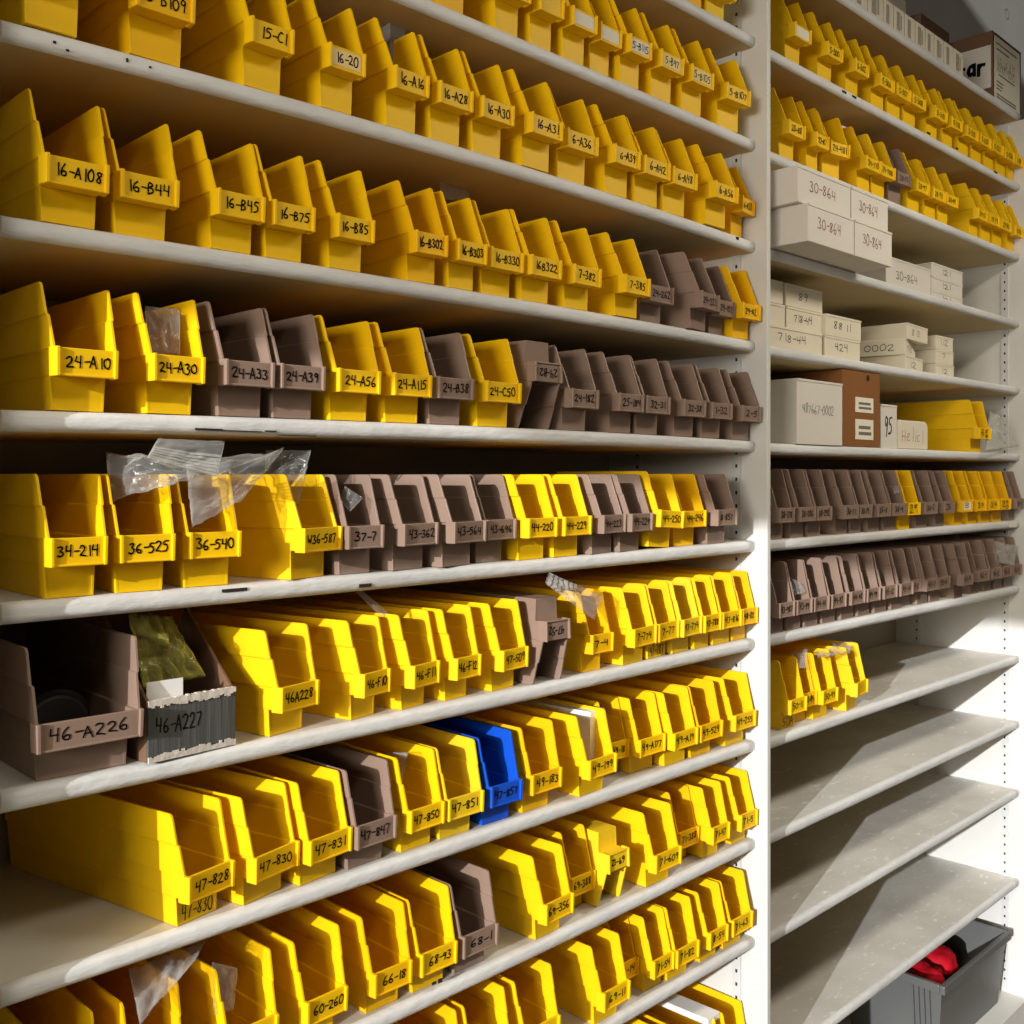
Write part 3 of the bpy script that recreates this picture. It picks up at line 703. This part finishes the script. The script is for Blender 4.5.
# ------------------------------------------------------------------ grey cardboard box 46-A227
z = zof('S5')
P0 = at(149, HY, -.004); P1 = at(240, HY, -.004)
W = P1.x - P0.x; hF = .066; D = .19
r = thing('cardboard_box', 'cut-down grey cardboard box marked 46-A227 with torn white edges', 'box', (P0.x, -.002, zof('S5', P0.x) + .0006), R(4))
t = .004
obj('front_wall', boxbm(0, W, 0, t, 0, hF), GREYC, r, .0008)
for x0 in (0, W - t):
    bm = bmesh.new()
    hexa(bm, [(x0, t, 0), (x0 + t, t, 0), (x0 + t, D, 0), (x0, D, 0), (x0, t, hF), (x0 + t, t, hF), (x0 + t, D - .09, .15), (x0, D - .09, .15)])
    obj('side_wall', bm, DKRAFT, r, .0008)
obj('back_wall', boxbm(t, W - t, D - t, D, 0, .15), DKRAFT, r, .0008)
obj('box_floor', boxbm(t, W - t, t, D - t, 0, t), DKRAFT, r)
rnd = random.Random(3)
bm = bmesh.new(); bm2 = bmesh.new()
for i in range(30):
    x0, x1 = W * i / 30, W * (i + 1) / 30
    box(bm, x0, x1, -.0012, t + .0004, hF - .002 - rnd.uniform(.003, .007), hF + rnd.uniform(.0, .0012))
    box(bm2, x0, x1, -.0009, .001, .0002, rnd.uniform(.005, .009))
obj('torn_edge', bm, TORN, r); obj('torn_edge', bm2, TORN, r)
ctext(r, '46-A227', W * .52, .016, W * .34, hF * .58, INK, .0017, 227)
tag(obj('note_card', boxbm(P0.x + .003, P0.x + .045, .008, .0088, z + .03, z + .083), PAPER), 'white note card standing inside the grey cardboard box', 'card')

# round black parts inside the large brown bin
bx, by = big.location.x, big.location.y
for i, (dx, dy, dz) in enumerate(((-.018, .075, .004), (-.010, .075, .0))):
    bm = bmesh.new()
    bmesh.ops.create_cone(bm, cap_ends=True, segments=40, radius1=.034, radius2=.034, depth=.028)
    bmesh.ops.rotate(bm, verts=bm.verts, matrix=Matrix.Rotation(R(90), 3, 'X'))
    if i == 0:
        o = obj('rubber_roll', bm, BLACKP, None, .003, 3); o.location = (bx - .010, by + .052, z + .040)
        tag(o, 'black roll lying nearest the lip of the large brown bin', 'roll', 'black rolls in the large brown bin')
    else:
        o = obj('rubber_roll', bm, BLACKP, None, .003, 3); o.location = (bx + .004, by + .085, z + .040)
        tag(o, 'black roll behind the first one in the large brown bin', 'roll', 'black rolls in the large brown bin')

# ------------------------------------------------------------------ papers and small boxes in bins
def inbin(px, py, Y, W, D, H, label, rz=0.0, m=PAPER, tilt=0.0, name='small_box'):
    p = at(px, py, Y)
    o = obj(name, boxbm(-W / 2, W / 2, 0, D, 0, H), m, None, .0008)
    o.location = p; o.rotation_euler = (R(tilt), 0, rz)
    return tag(o, label, 'box')
inbin(597.5, 772, .026, .040, .20, .100, 'tall white box standing inside bin 49-199', R(5))
inbin(561, 976, .13, .030, .09, .03, 'white folded paper box resting inside bin 69-11', R(20))
inbin(714, 1022, .03, .04, .22, .012, 'flat white box lying in a long yellow bin at the bottom', R(2))
inbin(846, 147, .05, .03, .08, .045, 'pale grey box standing inside a bin above the 30-864 cartons', 0)
inbin(398, 66, .06, .028, .04, .06, 'grey box standing inside bin 16-A16', 0, mat('grey_card', (140, 136, 130), .8))

# ------------------------------------------------------------------ clear bags
def bag(label, pts, nu=22, nv=16, amp=.006, seed=0, m=FILM, zipw=None, sag=(0, 0, 0), gap=.004, name='plastic_bag', group=None):
    """pts: 4 corners (a,b,c,d) around the sheet; two films joined at the rim"""
    a, b, c, d = [Vector(q) for q in pts]
    bm = bmesh.new(); n = (b - a).cross(d - a).normalized()
    grids = []
    for side in (1, -1):
        g = []
        for i in range(nu + 1):
            rowv = []
            for j in range(nv + 1):
                u, v = i / nu, j / nv
                p = a.lerp(b, u).lerp(d.lerp(c, u), v)
                e = math.sin(math.pi * u) * math.sin(math.pi * v)
                q = Vector((u * 5 + seed * 3.1, v * 4, seed))
                w = noise.noise(q) + .6 * noise.noise(q * 2.7) + .35 * abs(noise.noise(q * 6))
                p = p + n * (amp * w * (.35 + .65 * e) + side * gap * e) + Vector(sag) * math.sin(math.pi * u) * v
                rowv.append(bm.verts.new(p))
            g.append(rowv)
        for i in range(nu):
            for j in range(nv):
                bm.faces.new((g[i][j], g[i + 1][j], g[i + 1][j + 1], g[i][j + 1]))
        grids.append(g)
    bmesh.ops.remove_doubles(bm, verts=bm.verts, dist=1e-6)
    o = obj(name, bm, m, None, smooth=True)
    tag(o, label, 'plastic bag', group)
    if zipw:                            # the ribbed closure band along the a-b edge
        bm = bmesh.new(); g = grids[0]
        for k in range(6):
            v0, v1 = .02 + k * zipw / 6, .02 + (k + .72) * zipw / 6
            pr = None
            for i in range(nu + 1):
                u = i / nu
                def P(v):
                    p = a.lerp(b, u).lerp(d.lerp(c, u), v); q = Vector((u * 5 + seed * 3.1, v * 4, seed))
                    e = math.sin(math.pi * u) * math.sin(math.pi * v)
                    w = noise.noise(q) + .6 * noise.noise(q * 2.7) + .35 * abs(noise.noise(q * 6))
                    return p + n * (amp * w * (.35 + .65 * e) + gap * e + .0008) + Vector(sag) * math.sin(math.pi * u) * v
                cur = (bm.verts.new(P(v0)), bm.verts.new(P(v1)))
                if pr: bm.faces.new((pr[0], cur[0], cur[1], pr[1]))
                pr = cur
        obj('zip_strip', bm, FILM2, o, smooth=True)
    return o
def W4(*q): return [at(*k) for k in q]
zb = bag('clear zip bag flopped over bins 36-525 and 36-540 with ribbed closure', W4((212, 470, -.035), (170, 484, -.03), (108, 502, .03), (106, 452, .045)), amp=.012, seed=1, gap=.014, sag=(0, 0, .01))
fp = bag('', W4((217, 477, -.05), (147, 458, -.045), (158, 438, -.02), (225, 441, -.04)), amp=.004, seed=21, zipw=.62, gap=.003, name='bag_flap')
del fp['label']; del fp['category']; fp.parent = zb
bag('clear crinkled bag hanging out of bin 36-540', W4((284, 449, .02), (242, 500, -.02), (192, 528, -.028), (186, 462, .03)), amp=.016, seed=2, gap=.01)
bag('clear bag standing up inside bin W36-587', W4((311, 450, .02), (299, 505, .015), (262, 505, .06), (266, 450, .06)), amp=.008, seed=3)
bag('clear bag showing a printed square inside bin 24-A30', W4((145, 306, .03), (180, 309, .02), (180, 354, .004), (147, 354, .01)), amp=.004, seed=4)
bag('small clear bag poking out of brown bin 37-7', W4((345, 486, .01), (363, 498, .0), (350, 512, .0), (340, 500, .02)), amp=.004, seed=5)
bag('olive plastic bag stuffed into the grey cardboard box', W4((128, 614, .05), (172, 616, .05), (206, 676, .03), (142, 690, .03)), amp=.02, seed=6, m=FILMG, gap=.012)
bag('crumpled clear bag sticking out of a yellow bin below 44-220', W4((549, 572, -.01), (545, 583, .0), (594, 620, -.012), (603, 596, -.006)), amp=.008, seed=7, zipw=.5)
bag('thin clear film strip hanging in front of bin 46-F11', W4((354, 590, .03), (362, 590, .03), (394, 618, .03), (380, 616, .03)), amp=.003, seed=8, gap=.001)
bag('wide clear plastic sheet draped over a bin below 47-828', W4((128, 968, .06), (206, 940, .06), (196, 960, .0), (140, 1024, -.01)), amp=.012, seed=9, gap=.003)
bag('small clear bag inside the bin beside 60-260', W4((212, 962, .02), (238, 968, .03), (234, 1010, .02), (214, 1015, .01)), amp=.005, seed=10)
bag('faint clear bag behind bin 47-850', W4((370, 752, .1), (408, 752, .03), (402, 790, .02), (372, 780, .1)), amp=.006, seed=11)
bag('clear bag rising from the first bins above the 30-864 cartons', W4((788, 90, .10), (814, 97, .10), (806, 108, .07), (788, 101, .08)), amp=.008, seed=12)
bag('clear bag corner standing behind bin 16-B303', W4((440, 170, .1), (462, 175, .1), (472, 200, .1), (440, 200, .1)), amp=.003, seed=13)
bag('large clear bag standing behind the all-brown bins', W4((944, 532, .12), (958, 531, .08), (966, 560, .02), (944, 552, .1)), amp=.006, seed=14)
bag('clear bag bulging from the last brown bins at the panel', W4((990, 540, .02), (1018, 546, .0), (1014, 566, -.01), (996, 562, .0)), amp=.01, seed=15, gap=.006)
bag('clear shredded bag in the second brown bin of its row', W4((791, 578, .02), (800, 582, .0), (806, 592, -.004), (793, 596, .01)), amp=.006, seed=16)
bag('white crumpled clear bag standing in the second yellow bin above empty shelves', W4((792, 652, .05), (808, 648, .03), (806, 668, .01), (792, 668, .03)), amp=.012, seed=17)
bag('clear bag spread over the last yellow bins above empty shelves', W4((812, 648, .08), (855, 641, .05), (850, 652, .0), (818, 658, .0)), amp=.012, seed=18, gap=.006)
bag('clear bag tangled with wires spilling beside the yellow bin', W4((990, 410, .03), (1004, 420, .0), (1019, 446, -.01), (985, 452, -.02)), amp=.014, seed=19, gap=.010)
bag('clear bag poking from a brown bin beside the single yellow one', W4((893, 485, .02), (899, 483, .01), (899, 493, .0), (894, 494, .01)), amp=.004, seed=20)

# ------------------------------------------------------------------ grey tote with red things
zr = None
pA = at(942, 985, .012); pB = at(1007, HY, .012)
zr = pA.z; TW = pB.x - pA.x; TD = .27; zb = .0652
th = zr - zb
r = thing('storage_tote', 'open grey plastic tote under the lowest empty shelf', 'tote', (pA.x, .012, zb))
def taper(bm_pts, W, D, H, tp, t):
    bm = bmesh.new()
    o0 = [(tp, tp, 0), (W - tp, tp, 0), (W - tp, D - tp, 0), (tp, D - tp, 0)]
    o1 = [(0, 0, H), (W, 0, H), (W, D, H), (0, D, H)]
    i1 = [(t, t, H), (W - t, t, H), (W - t, D - t, H), (t, D - t, H)]
    i0 = [(tp + t, tp + t, t), (W - tp - t, tp + t, t), (W - tp - t, D - tp - t, t), (tp + t, D - tp - t, t)]
    V = [[bm.verts.new(q) for q in s] for s in (o0, o1, i1, i0)]
    for A, B in zip(V, V[1:]):
        for i in range(4):
            j = (i + 1) % 4; bm.faces.new((A[i], A[j], B[j], B[i]))
    bm.faces.new(V[0]); bm.faces.new(V[3]); return bm
obj('tote_body', taper(None, TW, TD, th, .018, .004), TOTE, r, .004, 3)
bm = bmesh.new()
e = .012; q = .02
for (x0, x1, y0, y1) in ((-e, TW + .004, -e, .002), (-e, TW + .004, TD - .002, TD + e), (-e, .002, .002, TD - .002), (TW - .002, TW + .004, .002, TD - .002)):
    box(bm, x0, x1, y0, y1, th - q, th + .002)
obj('rim', bm, TOTE, r, .003, 2)
bm = bmesh.new()
for i in range(4):
    y = .03 + i * .014
    hexa(bm, [(.006, y, th * .25), (.02, y, th * .25), (.02, y + .004, th * .25), (.006, y + .004, th * .25), (-.006, y, th - q), (.01, y, th - q), (.01, y + .004, th - q), (-.006, y + .004, th - q)])
obj('rib', bm, TOTE, r, .001)
obj('grip', boxbm(-.006, .001, TD * .62, TD * .80, th - q - .03, th - q), TOTE, r, .002)
def lump(label, c, rad, seed, sc=(1, 1, 1)):
    bm = bmesh.new(); bmesh.ops.create_icosphere(bm, subdivisions=4, radius=rad)
    for v in bm.verts:
        n = v.co.normalized(); v.co *= 1 + .16 * noise.noise(n * 2.1 + Vector((seed, 0, 0))) + .05 * noise.noise(n * 6 + Vector((0, seed, 0)))
        v.co = Vector((v.co.x * sc[0], v.co.y * sc[1], v.co.z * sc[2]))
    o = obj('red_cap', bm, RED, None, smooth=True); o.location = c
    return tag(o, label, 'cap', 'red caps in the tote')
lump('red cap lying in the tote at the near corner', (pA.x + .085, .095, zr - .045), .05, 1, (1.15, 1, .8))
lump('red cap lying behind the other one in the tote', (pA.x + .20, .11, zr - .04), .05, 2, (1.2, 1, .8))
lump('red cap buried lowest in the tote', (pA.x + .13, .17, zr - .12), .06, 3)

# ------------------------------------------------------------------ room
struct(obj('floor', boxbm(-2.7, 6.0, -4.0, .55, -.1, 0), FLOOR))
struct(obj('wall_back', boxbm(-2.7, 6.0, DEPTH + .012, .55, 0, 4.6), WALL))
bm = bmesh.new()
WX0, WX1 = -2.7, -2.6
WY0, WY1, WZ0, WZ1 = -1.72, -.32, .95, 2.435
box(bm, WX0, WX1, -4.0, WY0, 0, 4.6); box(bm, WX0, WX1, WY1, DEPTH + .012, 0, 4.6)
box(bm, WX0, WX1, WY0, WY1, 0, WZ0); box(bm, WX0, WX1, WY0, WY1, WZ1, 4.6)
struct(obj('wall_left', bm, WALL))
bm = bmesh.new(); f = .03
box(bm, WX0 + .02, WX1 - .02, WY0, WY1, WZ0, WZ0 + f); box(bm, WX0 + .02, WX1 - .02, WY0, WY1, WZ1 - f, WZ1)
box(bm, WX0 + .02, WX1 - .02, WY0, WY0 + f, WZ0 + f, WZ1 - f); box(bm, WX0 + .02, WX1 - .02, WY1 - f, WY1, WZ0 + f, WZ1 - f)
struct(obj('window_1', bm, PANEL))
bm = boxbm(XRP + .0195, XRP + .34, PF + .01, DEPTH, 0, CZ + .02)  # plain dark brown block past the end panel
struct(obj('dark_block', bm, DKBROWN))
# ring mark on the wall
p = at(1007, 14, DEPTH + .0115)
bm = bmesh.new()
for i in range(32):
    a0, a1 = 2 * math.pi * i / 32, 2 * math.pi * (i + 1) / 32
    vs = []
    for a_, rr in ((a0, .017), (a1, .017), (a1, .0195), (a0, .0195)):
        vs.append(bm.verts.new((p.x + rr * math.cos(a_), DEPTH + .0112, p.z + rr * math.sin(a_))))
    bm.faces.new(vs)
struct(obj('trim_2', bm, PRINT))

# ------------------------------------------------------------------ light
sd = Vector((.940, .249, -.2256)).normalized()
s = bpy.data.lights.new('sun', 'SUN'); s.energy = 3.9; s.angle = R(.5); s.color = (.99, .99, 1.0)
so = bpy.data.objects.new('sun', s); COL.objects.link(so)
so.rotation_euler = sd.to_track_quat('-Z', 'Y').to_euler(); so.location = (-6, -3, 4)
def area(name, loc, rot, sx, sy, e, c):
    l = bpy.data.lights.new(name, 'AREA'); l.shape = 'RECTANGLE'; l.size = sx; l.size_y = sy; l.energy = e; l.color = c
    o = bpy.data.objects.new(name, l); COL.objects.link(o); o.location = loc; o.rotation_euler = rot
area('window_skylight', (WX0 + .03, (WY0 + WY1) / 2, 2.02), (0, R(-72), 0), .72, 1.35, 70, (1.0, .93, .82))
area('overhead_fill', (-.1, -1.3, 2.75), (0, 0, 0), 1.2, .3, 10, (1.0, .88, .70))  # added fill above the packed rack, no fixture there
area('overhead_fill', (2.0, -1.15, 2.75), (0, 0, 0), 1.2, .3, 27, (1.0, .90, .75))  # stronger added fill to brighten the half-empty rack, likewise without a fixture
w = bpy.data.worlds.new('world'); sc.world = w; w.use_nodes = True
bg = w.node_tree.nodes['Background']; bg.inputs['Color'].default_value = (1.0, .90, .74, 1); bg.inputs['Strength'].default_value = .06
vs = sc.view_settings
vs.view_transform = 'Standard'; vs.look = 'None'; vs.exposure = 0.0; vs.gamma = 1.0
try: vs.use_curve_mapping = False
except Exception: pass
